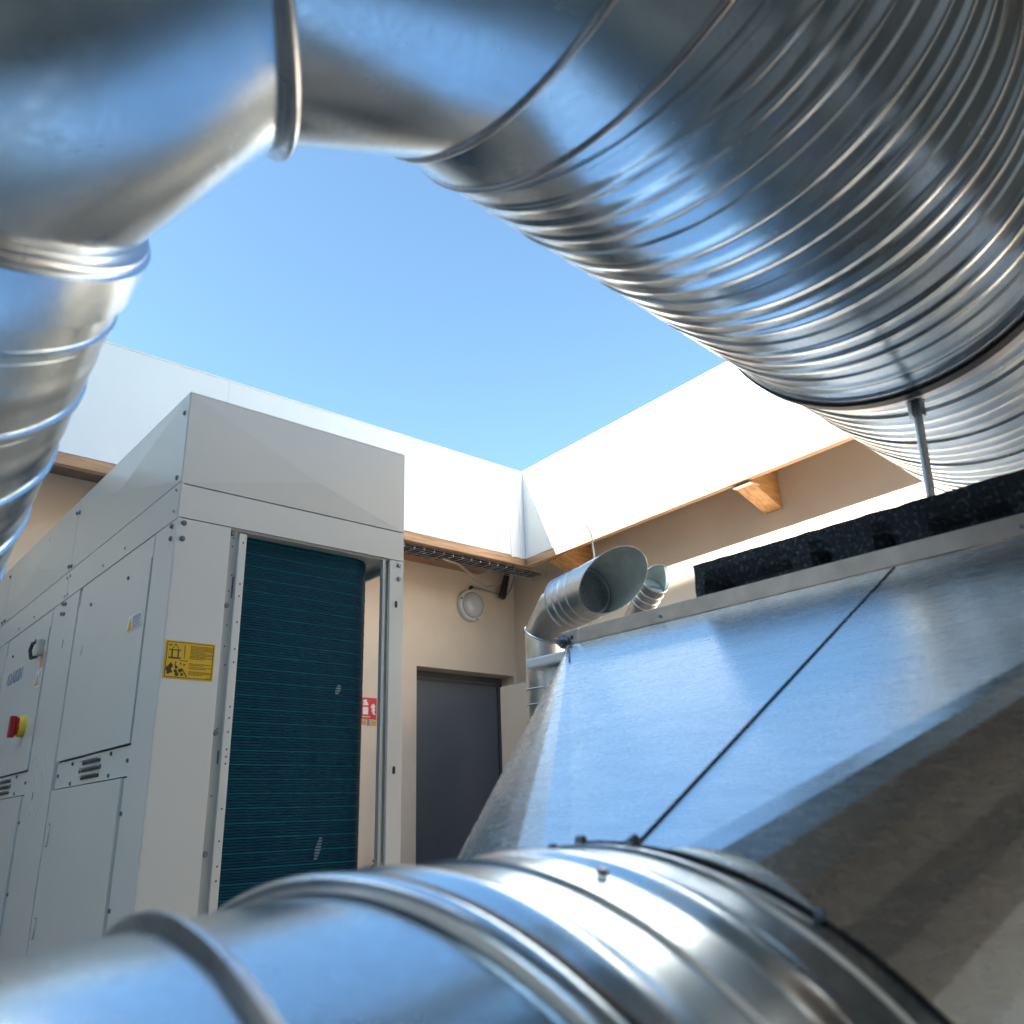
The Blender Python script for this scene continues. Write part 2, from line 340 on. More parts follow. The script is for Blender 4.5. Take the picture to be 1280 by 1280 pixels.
obj('lower_label', MB().box(SX0, X(.36), 5.995, 5.999, .765, .809), ORG, es); obj('lower_label', MB().box(X(.66), SX1, 5.995, 5.999, .765, .809), ORG, es)
obj('lower_label_mark', MB().box(X(.43), X(.58), 5.995, 5.999, .763, .811).box(X(.04), X(.3), 5.9935, 5.9945, .782, .79).box(X(.7), X(.95), 5.9935, 5.9945, .782, .79), BLUEP, es)
fe_ = thing('fire_extinguisher', 'red fire extinguisher hung on the beige wall under its sign', 'extinguisher', (3.79, 5.9, -.75))
ex = 3.775
obj('cylinder', MB().loft([[Vector((ex+r_*math.cos(t), 5.9+r_*math.sin(t), z)) for t in [2*math.pi*i/20 for i in range(20)]] for z, r_ in ((-.80, .07), (-.79, .078), (-.42, .078), (-.38, .066), (-.355, .04), (-.34, .02))], True, (True, True)), REDS, fe_, smooth=40)
obj('valve', MB().cyl((ex, 5.9, -.345), (ex, 5.9, -.27), .016, n=10).prism([(ex-.02, 5.89, -.27), (ex+.10, 5.89, -.235), (ex+.10, 5.89, -.222), (ex-.03, 5.89, -.255)], (0, .02, 0)), RED, fe_)
obj('hose', MB().tube([(ex-.02, 5.9, -.29), (ex-.07, 5.88, -.33), (ex-.095, 5.87, -.45), (ex-.09, 5.87, -.66)], .010, 7), BLACKP, fe_)

# ------------------------------------------------------------------ rooftop heat pump unit
UX, UY, UR, UB = .880, 2.600, 1.762, 5.50
hu = thing('heat_pump_unit', 'large light grey rooftop heat pump with a dark blue coil and yellow sticker', 'heat pump', (UX, UY, G))
def P(name, mb_, m_, bevel=0, smooth=None, lab=None):
    o = obj(name, mb_, m_, hu, smooth=smooth, bevel=bevel)
    if lab: o['label'] = lab
    return o
T = .012
P('inner_casing', MB().box(UX+.03, 1.0, UY+.05, UB-.02, G+.1, 1.06).box(UX+.03, UR-.05, UY+.03, UB-.02, 1.0, 1.39).box(UX+.03, UR-.03, 5.2, UB-.02, G+.1, 1.06), GAPM)
P('base_rail', MB().box(UX+.01, UR-.01, UY+.02, UB, G, G+.1), GAPM)
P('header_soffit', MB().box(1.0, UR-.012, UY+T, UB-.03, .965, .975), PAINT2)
def side_pyr(y0, y1, z0, z1, rise):           # folded panel facing -x
    x0, x1 = UX, UX+T; yc, zc = (y0+y1)/2, (z0+z1)/2
    return MB().add([(x0, y0, z0), (x0, y1, z0), (x0, y1, z1), (x0, y0, z1), (x0-rise, yc, zc), (x1, y0, z0), (x1, y1, z0), (x1, y1, z1), (x1, y0, z1)],
                    [(0, 1, 4), (1, 2, 4), (2, 3, 4), (3, 0, 4), (5, 6, 1, 0), (6, 7, 2, 1), (7, 8, 3, 2), (8, 5, 0, 3), (8, 7, 6, 5)])
GP = .0022
YJ = [UY+.001, 3.868, 5.13, UB]
for a, b in zip(YJ[:-1], YJ[1:]):
    P('upper_side_panel', side_pyr(a+GP, b-GP, 1.086, 1.412, .014), PAINT)
    P('side_header', MB().box(UX, UX+T, a+GP, b-GP, .957, 1.082), PAINT)
# front upper panel (folded) and header
x0, x1, z0, z1 = UX+.003, UR, 1.081, 1.412; xc, zc = x0+.56*(x1-x0), (z0+z1)/2-.0
P('upper_front_panel', MB().add([(x0, UY, z0), (x1, UY, z0), (x1, UY, z1), (x0, UY, z1), (xc, UY-.009, zc-.05), (x0, UY+T, z0), (x1, UY+T, z0), (x1, UY+T, z1), (x0, UY+T, z1)],
   [(0, 1, 4), (1, 2, 4), (2, 3, 4), (3, 0, 4), (0, 5, 6, 1), (1, 6, 7, 2), (2, 7, 8, 3), (3, 8, 5, 0), (5, 8, 7, 6)]), PAINT)
P('front_header', MB().box(UX+.003, UR, UY, UY+T, .962, 1.0765), PAINT, bevel=.001)
P('front_header_lip', MB().box(1.063, 1.70, UY+T, UY+.06, .955, .963), PAINT2)
P('top_cover', MB().box(UX, UR, UY, UB, 1.4125, 1.418), PAINT)
P('right_header', MB().box(UR-T, UR-.001, UY+T, UB, .94, 1.41), PAINT)
# front lower: corner panel, angle strips, coil, right leg
P('front_corner_panel', MB().box(UX+.003, 1.062, UY, UY+T, G+.1, .9585), PAINT, bevel=.0012)
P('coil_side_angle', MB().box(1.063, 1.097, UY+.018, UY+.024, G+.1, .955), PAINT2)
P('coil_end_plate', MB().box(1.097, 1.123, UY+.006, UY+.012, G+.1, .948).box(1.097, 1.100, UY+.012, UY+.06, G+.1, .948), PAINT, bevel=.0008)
hm = MB()
for zz in (.916, .771, .729, .641, .552, .509, .368, .333, .29, .237, .215, .194, .062, -.03, -.10, -.14): hm.cyl((1.111, UY+.0045, zz), (1.111, UY+.0055, zz), .0031, n=8)
for zz in (.93, .90, .80, .745, .63, .56, .50, .30, .10): hm.cyl((1.083+.004*math.sin(zz*40), UY+.0165, zz), (1.083+.004*math.sin(zz*40), UY+.0175, zz), .0028, n=8)
o = P('punched_hole', hm, GAPM); o['kind'] = 'stuff'
for zz in (.775, .742, .214): P('slot', MB().box(1.088, 1.093, UY+.0165, UY+.0178, zz-.02, zz+.02), GAPM)
P('right_leg', MB().box(1.700, UR, UY, UY+T, G+.1, .9585).box(UR-T, UR-.0005, UY+T, UY+.07, G+.1, .939), PAINT, bevel=.001)
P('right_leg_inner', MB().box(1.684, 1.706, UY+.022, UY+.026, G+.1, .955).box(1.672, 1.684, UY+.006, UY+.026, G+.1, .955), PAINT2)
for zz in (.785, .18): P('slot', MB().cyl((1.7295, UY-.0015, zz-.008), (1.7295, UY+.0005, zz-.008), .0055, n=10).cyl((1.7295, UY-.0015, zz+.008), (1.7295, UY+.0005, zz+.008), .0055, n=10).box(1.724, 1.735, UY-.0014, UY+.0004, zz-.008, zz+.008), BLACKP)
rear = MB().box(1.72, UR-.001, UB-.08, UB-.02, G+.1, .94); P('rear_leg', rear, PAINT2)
# coil: finned skin following an L with a rounded corner
path = [(1.124, UY+.055)]
n_arc = 14; rc = .10; cx, cy = 1.667-rc, UY+.055+rc
path += [(1.2, UY+.055), (1.3, UY+.055), (1.4, UY+.055), (1.5, UY+.055)]
path += [(cx+rc*math.sin(t), cy-rc*math.cos(t)) for t in [math.pi/2*i/n_arc for i in range(n_arc+1)]]
path += [(1.667, 3.2), (1.667, 4.0), (1.667, 5.3)]
nrm = []
for i in range(len(path)):
    a = Vector(path[max(i-1, 0)]); b = Vector(path[min(i+1, len(path)-1)]); d = (b-a).normalized(); nrm.append(Vector((d.y, -d.x)))
pitch = .0088; rows = []; z = G+.105; k = 0; hl = MB()
prof = []
while z < .955:
    prof += [(z, 0), (z+.0022, .0026), (z+.0062, .0026), (z+.0082, 0)]
    if k % 5 == 2:
        zz = z+.0039
        hl.loft([[(q[0]+nv.x*.0028, q[1]+nv.y*.0028, zz-.0016) for q, nv in zip(path, nrm)], [(q[0]+nv.x*.0038, q[1]+nv.y*.0038, zz) for q, nv in zip(path, nrm)], [(q[0]+nv.x*.0028, q[1]+nv.y*.0028, zz+.0016) for q, nv in zip(path, nrm)]], closed=False)
    z += pitch; k += 1
cm = MB().loft([[(q[0]+nv.x*h, q[1]+nv.y*h, z_) for q, nv in zip(path, nrm)] for z_, h in prof], closed=False)
coil = P('coil', cm, COILM); coil['label'] = 'dark blue finned condenser coil curving round the corner'
e = obj('fin_edges', hl, COILH, coil); e['kind'] = 'stuff'
obj('core', MB().box(1.13, 1.56, UY+.075, UY+.10, G+.11, .95), GAPM, coil)
bent = MB()
for (bx, bz, n_, h_) in ((1.512, .44, 4, .006), (1.455, -.10, 8, .008)):
    for j in range(n_):
        w_ = .5+.5*math.sin(math.pi*(j+.5)/n_); cx_ = bx+.0022*j+.006
        bent.prism([(cx_-.010*w_, UY+.0505, bz+j*pitch), (cx_+.010*w_, UY+.0505, bz+j*pitch), (cx_+.011*w_, UY+.0478, bz+.0055+j*pitch), (cx_-.009*w_, UY+.0478, bz+.0055+j*pitch)], (0, .0008, 0))
BENT = mat('bent_fin_metal', (.28, .42, .50), .45, .3)
e = obj('bent_fins', bent, BENT, coil); e['kind'] = 'stuff'

# side: posts, doors, louvre bands
def side(name, y0, y1, z0, z1, dx=0., m_=None, bevel=.0012, lab=None):
    return P(name, MB().box(UX+dx, UX+dx+T, y0, y1, z0, z1), m_ or PAINT, bevel=bevel, lab=lab)
side('post', UY+.001, 2.786, G+.1, .953)
side('post', 3.655, 4.046, G+.1, .953)
side('post', 4.905, 5.12, G+.1, .953)
side('gap_strip', 2.786, 2.797, G+.1, .953, .010, GAPM, 0)
side('gap_strip', 3.622, 3.655, G+.1, .953, .012, PAINT2, 0)
side('gap_strip', 4.046, 4.06, G+.1, .953, .012, GAPM, 0)
side('gap_strip', 4.875, 4.905, G+.1, .953, .012, PAINT2, 0)
DRS = [(2.797, 3.621), (4.061, 4.874), (5.125, UB-.002)]
for i, (a, b) in enumerate(DRS):
    side('top_strip', a, b, .8745, .953, .001)
    side('upper_door', a, b, .2665, .871, -.003, lab=('upper door with a red and yellow rotary switch' if i == 1 else None))
    side('louvre_band', a, b, .168, .262, .006)
    side('lower_door', a+.034, b, G+.12, .163, -.004)
    side('lower_door_edge', a, a+.030, G+.12, .163, .005)
    side('shadow_gap', a+.030, a+.034, G+.12, .163, .010, GAPM, 0)
    yc = a+.40
    for zz in (.247, .222, .197):
        P('louvre', MB().prism([(UX+.006, yc-.10, zz-.004), (UX-.008, yc-.10, zz-.001), (UX-.008, yc-.10, zz+.001), (UX+.006, yc-.10, zz+.008)], (0, .20, 0)), PAINT)
        P('louvre_slot', MB().box(UX+.0035, UX+.007, yc-.10, yc+.10, zz-.014, zz-.005), BLACKP)
    if i < 2:
        for (zc_, hh) in ((.006, .038), (-.30, .032)):
            yb_ = b-.055
            P('grip_handle', MB().tube([(UX-.005, yb_, zc_+hh), (UX-.012, yb_-.004, zc_+hh), (UX-.013, yb_-.028, zc_+hh*.85), (UX-.013, yb_-.034, zc_), (UX-.013, yb_-.028, zc_-hh*.85), (UX-.012, yb_-.004, zc_-hh), (UX-.005, yb_, zc_-hh)], .0022, 6), ZINC)
# knock-outs on the second post
for yy_, zz in ((3.80, .29), (3.93, .29), (3.80, .221), (3.93, .223), (3.82, .097), (3.935, .098)):
    P('knockout', MB().loft([[Vector((UX-d, yy_+r_*math.cos(t), zz+r_*math.sin(t))) for t in [2*math.pi*i/20 for i in range(20)]] for d, r_ in ((0, .024), (.0015, .023), (.0015, .021), (.0002, .020))], True, (False, True)), PAINT, smooth=40)
P('slot', MB().box(UX-.001, UX+.0005, 3.905, 3.911, .14, .17), BLACKP)
P('slot', MB().box(UX-.001, UX+.0005, 3.80, 3.805, .735, .77), BLACKP)
# bolts: shared mesh
def bolt_mesh(name, d, m_, r_=.0075, h=.006):
    me = bpy.data.meshes.new(name); d = Vector(d); b_ = MB().cyl((0, 0, 0), d*.0018, r_*1.25, n=14).cyl(d*.0018, d*h, r_, r_*.92, n=6)
    me.from_pydata([tuple(q) for q in b_.v], [], b_.f); me.materials.append(m_); return me
BL = mat('blue_zinc_bolt', (.24, .27, .33), .35, .9)
bmf = bolt_mesh('bolt', (0, -1, 0), BL); bms = bolt_mesh('bolt', (-1, 0, 0), BL); bmss = bolt_mesh('screw', (-1, 0, 0), PAINT2, .005, .004); bsm = bolt_mesh('bolt', (-1, 0, 0), BL, .0058, .005)
def put(me, p, par=hu, name='bolt'):
    o = bpy.data.objects.new(name, me); sc.collection.objects.link(o); o.parent = par; o.location = Vector(p)+Vector((0, 0, H))-parent_loc(par); return o
for x, z in ((.904, .943), (.904, .889), (1.740, .941), (1.740, .887)): put(bmf, (x, UY-.0003, z))
for z in (.945, .695, .287, -.065): put(bmf, (1.0755, UY+.0177, z))
for y, z in ((2.634, 1.349), (2.638, 1.109), (2.633, .936), (2.632, .893)): put(bms, (UX-.001, y, z))
for dy in (-.022, .022):
    for z in (1.354, 1.104, .936, .892): put(bms, (UX-.001, 3.868+dy, z+dy*.2))
    for z in (1.057, .975): put(bmss, (UX-.0005, 3.868+dy, z), name='screw')
for y, z in ((2.632, 1.064), (2.633, .989), (3.113, .988), (3.364, .983), (4.4, .985), (4.7, .985)): put(bmss, (UX-.0005, y, z), name='screw')
for (a, b) in DRS[:2]:
    for y, z in ((a+.217, .85), (a+.647, .845)): put(bsm, (UX-.0035, y, z))
    for y, z in ((a+.19, .249), (a+.018, .215), (a+.62, .246), (a+.52, .213), (a+.29, .216), (a+.19, .180), (a+.795, .214), (a+.62, .178)): put(bsm, (UX+.0055, y, z))
    for z in (.059, -.21): put(bsm, (UX+.0045, a+.015, z))
for (a, z) in ((5.15, 1.36), (5.15, 1.10), (5.09, 1.1)): put(bms, (UX-.001, a, z))
# yellow rigging sticker on the front corner panel
ys_ = P('yellow_sticker', MB().box(.888, 1.044, UY-.0012, UY-.0002, .441, .558), YEL, lab='yellow warning sticker with lifting diagrams and small print')
pr = MB(); fy = UY-.0014
def rr2(u0, v0, u1, v1): x_ = .888; w_ = .156; z_ = .441; h_ = .117; pr.box(x_+u0*w_, x_+u1*w_, fy-.0006, fy, z_+v0*h_, z_+v1*h_)
def ln(u0, v0, u1, v1, t=.012):
    a = Vector((.888+u0*.156, fy-.0003, .441+v0*.117)); b = Vector((.888+u1*.156, fy-.0003, .441+v1*.117)); d = (b-a).normalized(); n_ = Vector((-d.z, 0, d.x))
    pr.obox((a+b)/2, d, n_, (0, 1, 0), (b-a).length/2, t*.156/2, .0003)
for q in ((.03, .955, .97, .97), (.03, .035, .97, .05), (.03, .05, .042, .955), (.958, .05, .97, .955)): rr2(*q)
for q in ((.08, .74, .32, .765), (.08, .52, .32, .56), (.13, .56, .155, .74), (.25, .56, .275, .74), (.38, .55, .392, .9)): rr2(*q)
ln(.13, .76, .2, .92); ln(.27, .76, .2, .92); ln(.08, .9, .12, .85); ln(.06, .85, .13, .9)
rr2(.30, .47, .46, .49)
for (cx_, cz_, rad) in ((.1, .25, .055), (.14, .33, .045), (.1, .15, .03), (.25, .3, .03), (.24, .2, .035), (.33, .22, .04), (.27, .12, .04), (.23, .42, .018), (.33, .40, .018), (.40, .38, .02), (.37, .12, .03), (.15, .18, .03)):
    c_ = Vector((.888+cx_*.156, fy-.0006, .441+cz_*.117)); pr.cyl(c_, c_+Vector((0, .0005, 0)), rad*.156, n=9)
ln(.36, .28, .47, .07, .02); ln(.1, .33, .15, .42, .02); ln(.24, .32, .22, .38, .02)
obj('diagram', pr, BLK, ys_)
pr = MB()
YTXT = mat('sticker_small_print', (.30, .19, .02), .6)
for z0_, n_ in ((.90, 5), (.71, 3), (.60, 2), (.43, 2), (.34, 2), (.22, 3), (.10, 0)):
    for j in range(n_):
        v = z0_-j*.038; u = .5; end = .95 if j < n_-1 else random.uniform(.7, .9)
        while u < end:
            l = random.uniform(.02, .07); rr2(u, v-.020, min(u+l, end), v); u += l+.009
rr2(.86, .06, .94, .075)
obj('small_print', pr, YTXT, ys_)['kind'] = 'stuff'
# white stickers with warning triangles on the side
def sside(y_r, y_l, z0_, z1_, dx, m_, nm='warning_sticker', par=None):
    return obj(nm, MB().box(UX-dx-.0008, UX-dx, y_r, y_l, z0_, z1_), m_, par or hu)
for (yr, yl, zb_, zt_) in ((2.822, 2.957, .640, .696), (4.075, 4.155, .615, .690)):
    s_ = sside(yr, yl, zb_, zt_, .0032, WHT); s_['label'] = 'white sticker with an orange warning triangle'
    ym = yl-.022; hh = zt_-zb_
    obj('triangle', MB().prism([(UX-.0052, yl-.004, zb_+.1*hh), (UX-.0052, yl-.046, zb_+.1*hh), (UX-.0052, yl-.025, zb_+.85*hh)], (.0008, 0, 0)), ORG, s_)
    tm = MB()
    for j in range(6): tm.box(UX-.0052, UX-.0044, yr+.006+.008*(j % 3 == 2), yl-.052, zb_+hh*(.12+j*.14), zb_+hh*(.18+j*.14))
    obj('small_print', tm, GREYT, s_)['kind'] = 'stuff'
s_ = sside(4.07, 4.125, .700, .765, .0032, SALM); s_['label'] = 'salmon coloured sticker'
s_ = sside(4.075, 4.12, .770, .79, .0032, WHT); obj('triangle', MB().prism([(UX-.0052, 4.118, .771), (UX-.0052, 4.078, .771), (UX-.0052, 4.098, .789)], (.0008, 0, 0)), ORG, s_)
# maker's logo: small triangle and blue-grey lettering
lg = P('logo', MB().prism([(UX-.0042, 4.745, .755), (UX-.0042, 4.745, .70), (UX-.0042, 4.72, .755)], (.0008, 0, 0)), GREYT)
LOGOB = mat('logo_blue', (.30, .38, .52), .5)
tc_ = bpy.data.curves.new('lettering', 'FONT'); tc_.body = 'DAIKIN'; tc_.size = .085; tc_.extrude = .0003; tc_.space_character = .95; tc_.offset = .0012
to = bpy.data.objects.new('lettering', tc_); sc.collection.objects.link(to)
bpy.context.view_layer.update(); me = bpy.data.meshes.new_from_object(to); bpy.data.objects.remove(to); me.materials.clear(); me.materials.append(LOGOB)
to = bpy.data.objects.new('lettering', me); sc.collection.objects.link(to); to.parent = lg
to.rotation_euler = (R(90), 0, R(-90)); to.location = Vector((UX-.0042, 4.715, .700+H))-parent_loc(lg)
# rotary main switch
kn = P('main_switch', MB().loft([[Vector((UX-d, 4.245+r_*math.cos(t), .462+r_*math.sin(t))) for t in [2*math.pi*i/28 for i in range(28)]] for d, r_ in ((.002, .047), (.024, .047), (.028, .044), (.028, .03))], True, (False, True)), YELP, smooth=40, lab='yellow rotary switch base with a red handle')
obj('handle', MB().prism([(UX-.028, 4.272, .425), (UX-.028, 4.218, .425), (UX-.028, 4.218, .495), (UX-.028, 4.272, .50)], (-.008, 0, 0)).prism([(UX-.036, 4.262, .412), (UX-.036, 4.228, .412), (UX-.036, 4.228, .503), (UX-.036, 4.262, .507)], (-.024, 0, 0)), RED, kn, bevel=.004)
for t in (R(80), R(200), R(320)): obj('screw', MB().cyl((UX-.028, 4.245+.038*math.cos(t), .462+.038*math.sin(t)), (UX-.030, 4.245+.038*math.cos(t), .462+.038*math.sin(t)), .004, n=8), BLACKP, kn)
# service latch / grip box
lt = P('door_latch', MB().box(UX-.028, UX-.003, 4.10, 4.15, .755, .825), PAINT2, bevel=.004)
obj('hook', MB().tube([(UX-.02, 4.15, .82), (UX-.03, 4.20, .82), (UX-.034, 4.21, .79), (UX-.03, 4.19, .752), (UX-.018, 4.15, .755)], .008, 7), BLACKP, lt)

# ------------------------------------------------------------------ round ducts
def rings_basis(d, up_=Vector((0, 0, 1))):
    a = d.cross(up_).normalized(); return a, a.cross(d).normalized()
def spiral(c0, d, s0, s1, r_, pitch, ph=0., ribs=(.25, .5, .75), nth=180, hand=1, rib_w=.085, rib_h=.0023, spp=44):
    a, b = rings_basis(d); c0 = Vector(c0)
    def h(t):
        t = t % 1.0; v = 0.
        for q in ribs:
            x_ = abs(t-q)
            if x_ < rib_w: v += rib_h*(.5+.5*math.cos(math.pi*x_/rib_w))
        x_ = min(t, 1-t)*pitch                       # lock seam: raised flat fold with a groove each side
        if x_ < .0042: v += .0026
        elif x_ < .0060: v -= .0014
        return v
    ts = [i/spp for i in range(spp)]
    ts = sorted(set(ts+[.0030/pitch, .0034/pitch, .0054/pitch, .0057/pitch, 1-.0030/pitch, 1-.0034/pitch, 1-.0054/pitch, 1-.0057/pitch]))
    kmin = math.floor((s0-ph)/pitch)-2; kmax = math.ceil((s1-ph)/pitch)+2
    seq = [(k+t) for k in range(kmin, kmax) for t in ts]
    rings = []
    for q in seq:
        base = ph+q*pitch
        if base+pitch < s0 or base-pitch > s1: continue
        rr = r_+h(q); ring = []
        for i in range(nth+1):
            th = 2*math.pi*i/nth; s = min(max(base+hand*pitch*(th/(2*math.pi)-.5), s0), s1)
            ring.append(c0+d*s+(a*math.cos(th)+b*math.sin(th))*rr)
        rings.append(ring)
    mb_ = MB(); n = nth+1; mb_.v = [p for r2 in rings for p in r2]
    for k in range(len(rings)-1):
        for i in range(nth):
            A = k*n+i
            v0, v1, v2, v3 = mb_.v[A], mb_.v[A+1], mb_.v[A+1+n], mb_.v[A+n]
            if (v0-v3).length < 1e-5 and (v1-v2).length < 1e-5: continue
            if abs((v0-v3).dot(d)) < 1e-6 and abs((v1-v2).dot(d)) < 1e-6: continue
            mb_.f.append((A, A+1, A+1+n, A+n))
    return mb_
def ring_pts(c, u, v, r_, n=96): return [c+(u*math.cos(2*math.pi*i/n)+v*math.sin(2*math.pi*i/n))*r_ for i in range(n)]
def bead(c, u, v, r_, prof, n=128):           # prof: list of (axial, radial) offsets, closed loop
    d = u.cross(v).normalized()
    return MB().loft([[p+d*ax for p in ring_pts(c, u, v, r_+rad, n)] for ax, rad in prof+[prof[0]]], True)
def arcprof(w_, h_, k=8, base=0.): return [(w_/2*math.cos(math.pi*i/k), base+h_*math.sin(math.pi*i/k)) for i in range(k+1)]

ra = .288
azA = R(2.848); dA, aA, bA = Vector((math.cos(azA), math.sin(azA), 0)), None, None
aA = dA.cross(Vector((0, 0, 1))).normalized(); bA = aA.cross(dA).normalized()
cA = (aA*-1.193+bA*2.942)*ra
E0, RB, XC, PH1, PH2, PH3 = .642, 1.748, -.273, .109, .728, 1.45
eL = Vector((math.cos(E0)*math.cos(azA+math.pi/2), math.cos(E0)*math.sin(azA+math.pi/2), -math.sin(E0)))
CC = cA+dA*XC*ra; OO = CC+(dA+eL)*RB*ra; NN = dA.cross(eL).normalized()
def erg(p): wv = -dA*math.sin(p)-eL*math.cos(p); return OO+wv*RB*ra, wv, NN
ud = thing('overhead_duct', 'big galvanised spiral duct sweeping overhead with a segmented bend', 'duct', CC)
def U(name, mb_, m_=GALV, smooth=38, par=None): return obj(name, mb_, m_, par or ud, smooth=smooth)
S1 = 1.61*ra; SC = 4.02*ra
PA = .505*ra
U('spiral_pipe', spiral(cA, dA, S1, SC, ra, PA, ph=2.067*ra, nth=200))
U('spiral_pipe', spiral(cA, dA, SC+.02, 5.0, ra*.995, PA, ph=.06, nth=140, spp=26))
U('joint_collar', bead(cA+dA*(SC+.012), aA, bA, ra, [(-.030, -.002), (-.030, .0045), (-.010, .0055), (-.010, .0045), (.012, .0045), (.012, .006), (.030, .006), (.030, -.002)]), ZINC)
U('clamp_band', bead(cA+dA*(SC+.004), aA, bA, ra, [(-.009, .0056), (-.009, .0105), (.009, .0105), (.009, .0056)]), BLACKP)
def erings(p, r_=1.0, n=160):
    c, wv, nn = erg(p); return ring_pts(c, wv, nn, ra*r_, n)
def gore(p0, p1, r0=1., r1=1., k=6):
    A, B = erings(p0, r0), erings(p1, r1)
    rs = []
    for i in range(k+1):
        t = i/k; rs.append([a_.lerp(b_, t) for a_, b_ in zip(A, B)])
    return MB().loft(rs, True)
c1, w1, n1 = erg(PH1)
# collar between the straight pipe and the first gore
base = [cA+dA*S1+(q-cA-dA*((q-cA).dot(dA))) for q in [a_ for a_ in erings(PH1)]]
U('collar', MB().loft([base]+[[a_.lerp(b_, t) for a_, b_ in zip(base, erings(PH1, 1.0))] for t in (.5, 1.)], True))
U('bend_segment', gore(PH1, PH2)); U('bend_segment', gore(PH2, PH3)); 
for p_, w_, h_ in ((PH1, .010, .005), (PH2, .020, .020), (PH3, .020, .020)):
    c, wv, nn = erg(p_); U('rolled_seam' if h_ < .01 else 'flange_rim', bead(c, wv, nn, ra-.001, arcprof(w_, h_)+[(-w_/2, -.003), (w_/2, -.003)] if h_ < .01 else [(-.005, -.002), (-.005, .010), (-.003, .0135), (.0, .0145), (.003, .013), (.004, .010), (.005, .003), (.012, -.002)]), ZINC)
U('rolled_seam', bead(cA+dA*S1, aA, bA, ra-.001, arcprof(.008, .006)+[(-.004, -.003), (.004, -.003)]), ZINC)
SL0 = 1.80*ra
aL, bL = rings_basis(eL)
last = erings(PH3); flat = [q-eL*((q-CC).dot(eL))+eL*SL0 for q in last]
rsc = lambda pts, k: [CC+eL*((q-CC).dot(eL))+(q-CC-eL*((q-CC).dot(eL)))*k for q in pts]
U('spigot', MB().loft([last, [a_.lerp(b_, .15) for a_, b_ in zip(rsc(last, 1.06), rsc(flat, 1.06))], rsc(flat, 1.06), rsc(flat, 1.02)], True))
U('spiral_pipe', spiral(CC, eL, SL0, 2.9, ra*1.04, .28*ra, ph=2.08*ra, nth=160, hand=1, spp=24, ribs=(.5,), rib_w=.2, rib_h=.0008))

# support rod under the overhead duct
sr = thing('support_rod', 'thin galvanised support rod between the big duct collar and the black foam', 'rod', (1.2, .5, .37))
RT = Vector((1.19, .425, .592)); RBt = Vector((1.19, .44, .36))
RT = Vector((1.172, .412, .552)); RBt = Vector((1.165, .4215, .325))
obj('rod', MB().cyl(RBt, RT, .0062, n=14), ZINC, sr, smooth=50)
dv = (RT-RBt).normalized()
obj('nut', MB().cyl(RT-dv*.026, RT-dv*.004, .0115, n=6), ZINC, sr)
obj('washer', MB().cyl(RT-dv*.003, RT-dv*.0005, .013, n=16), ZINC, sr)

# ------------------------------------------------------------------ square-to-round transition
rb = .30
d0, a0, b0 = None, None, None
az0, el0 = R(7.674), R(1.533)
d0 = Vector((math.cos(el0)*math.cos(az0), math.cos(el0)*math.sin(az0), math.sin(el0))); a0, b0 = rings_basis(d0)
c0 = (a0*-1.255+b0*-1.111)*rb
sH = 1.767*rb; cH = c0+d0*sH
XH, YL, YR, ZTp, ZBt = 1.10, 1.076, -.048, .300, -.80
tr = thing('duct_transition', 'large folded sheet metal transition from square flange to round duct', 'duct transition', (XH, .5, G))
# circle points from top (+b) both ways; a0 points to -y, i.e. to the right corner
def circ(t): return cH+(a0*math.sin(t)+b0*math.cos(t))*rb
cor = {'TL': Vector((XH, YL, ZTp)), 'TR': Vector((XH, YR, ZTp)), 'BR': Vector((XH, YR, ZBt)), 'BL': Vector((XH, YL, ZBt))}
nF = (cor['TR']-cor['TL']).cross(circ(R(4.5))-b0*.0045-cor['TL']).normalized()
def circ_(t):
    p = circ(t)
    return p-b0*((p-cor['TL']).dot(nF)/b0.dot(nF)) *max(0., min(1., (R(32)-t)/R(19), (t+R(16))/R(9)))
def fan(mb_, corner, t0, t1, n):
    pts = [circ_(t0+(t1-t0)*i/n) for i in range(n+1)]
    mb_.add([corner]+pts, [(0, i+1, i+2) for i in range(n)])
tM, tL, tR_ = R(4.5), R(-5.5), R(13)
midT = Vector((XH, .458, ZTp)); midB = Vector((XH, .458, ZBt))
Pi = math.pi
def arc(t0, t1, n): return [circ_(t0+(t1-t0)*i/n) for i in range(n+1)]
def poly(mb_, pts): mb_.add(pts, [tuple(range(len(pts)))])
left = MB(); poly(left, [cor['TL'], midT]+arc(tM, tL, 4)); fan(left, cor['TL'], tL, -Pi/2+.1, 14); fan(left, cor['BL'], -Pi/2-.1, -Pi+.1, 14)
left.add([cor['TL'], cor['BL'], circ(-Pi/2-.1), circ(-Pi/2+.1)], [(0, 1, 2), (0, 2, 3)])
left.add([cor['BL'], midB, circ(-Pi), circ(-Pi+.1)], [(0, 1, 2), (0, 2, 3)])
right = MB(); poly(right, [midT, cor['TR']]+arc(tR_, tM, 5)); fan(right, cor['TR'], tR_, Pi/2-.1, 14); fan(right, cor['BR'], Pi/2+.1, Pi-.1, 14)
right.add([cor['TR'], cor['BR'], circ(Pi/2+.1), circ(Pi/2-.1)], [(0, 1, 2), (0, 2, 3)])
right.add([cor['BR'], midB, circ(Pi), circ(Pi-.1)], [(0, 1, 2), (0, 2, 3)])
lip = MB()
for k in range(24):
    ta, tb = tL+(R(34)-tL)*k/24, tL+(R(34)-tL)*(k+1)/24
    lip.add([circ_(ta), circ_(tb), circ(tb)-b0*.002, circ(ta)-b0*.002], [(0, 1, 2, 3)])
obj('turned_lip', lip, GALV2, tr)
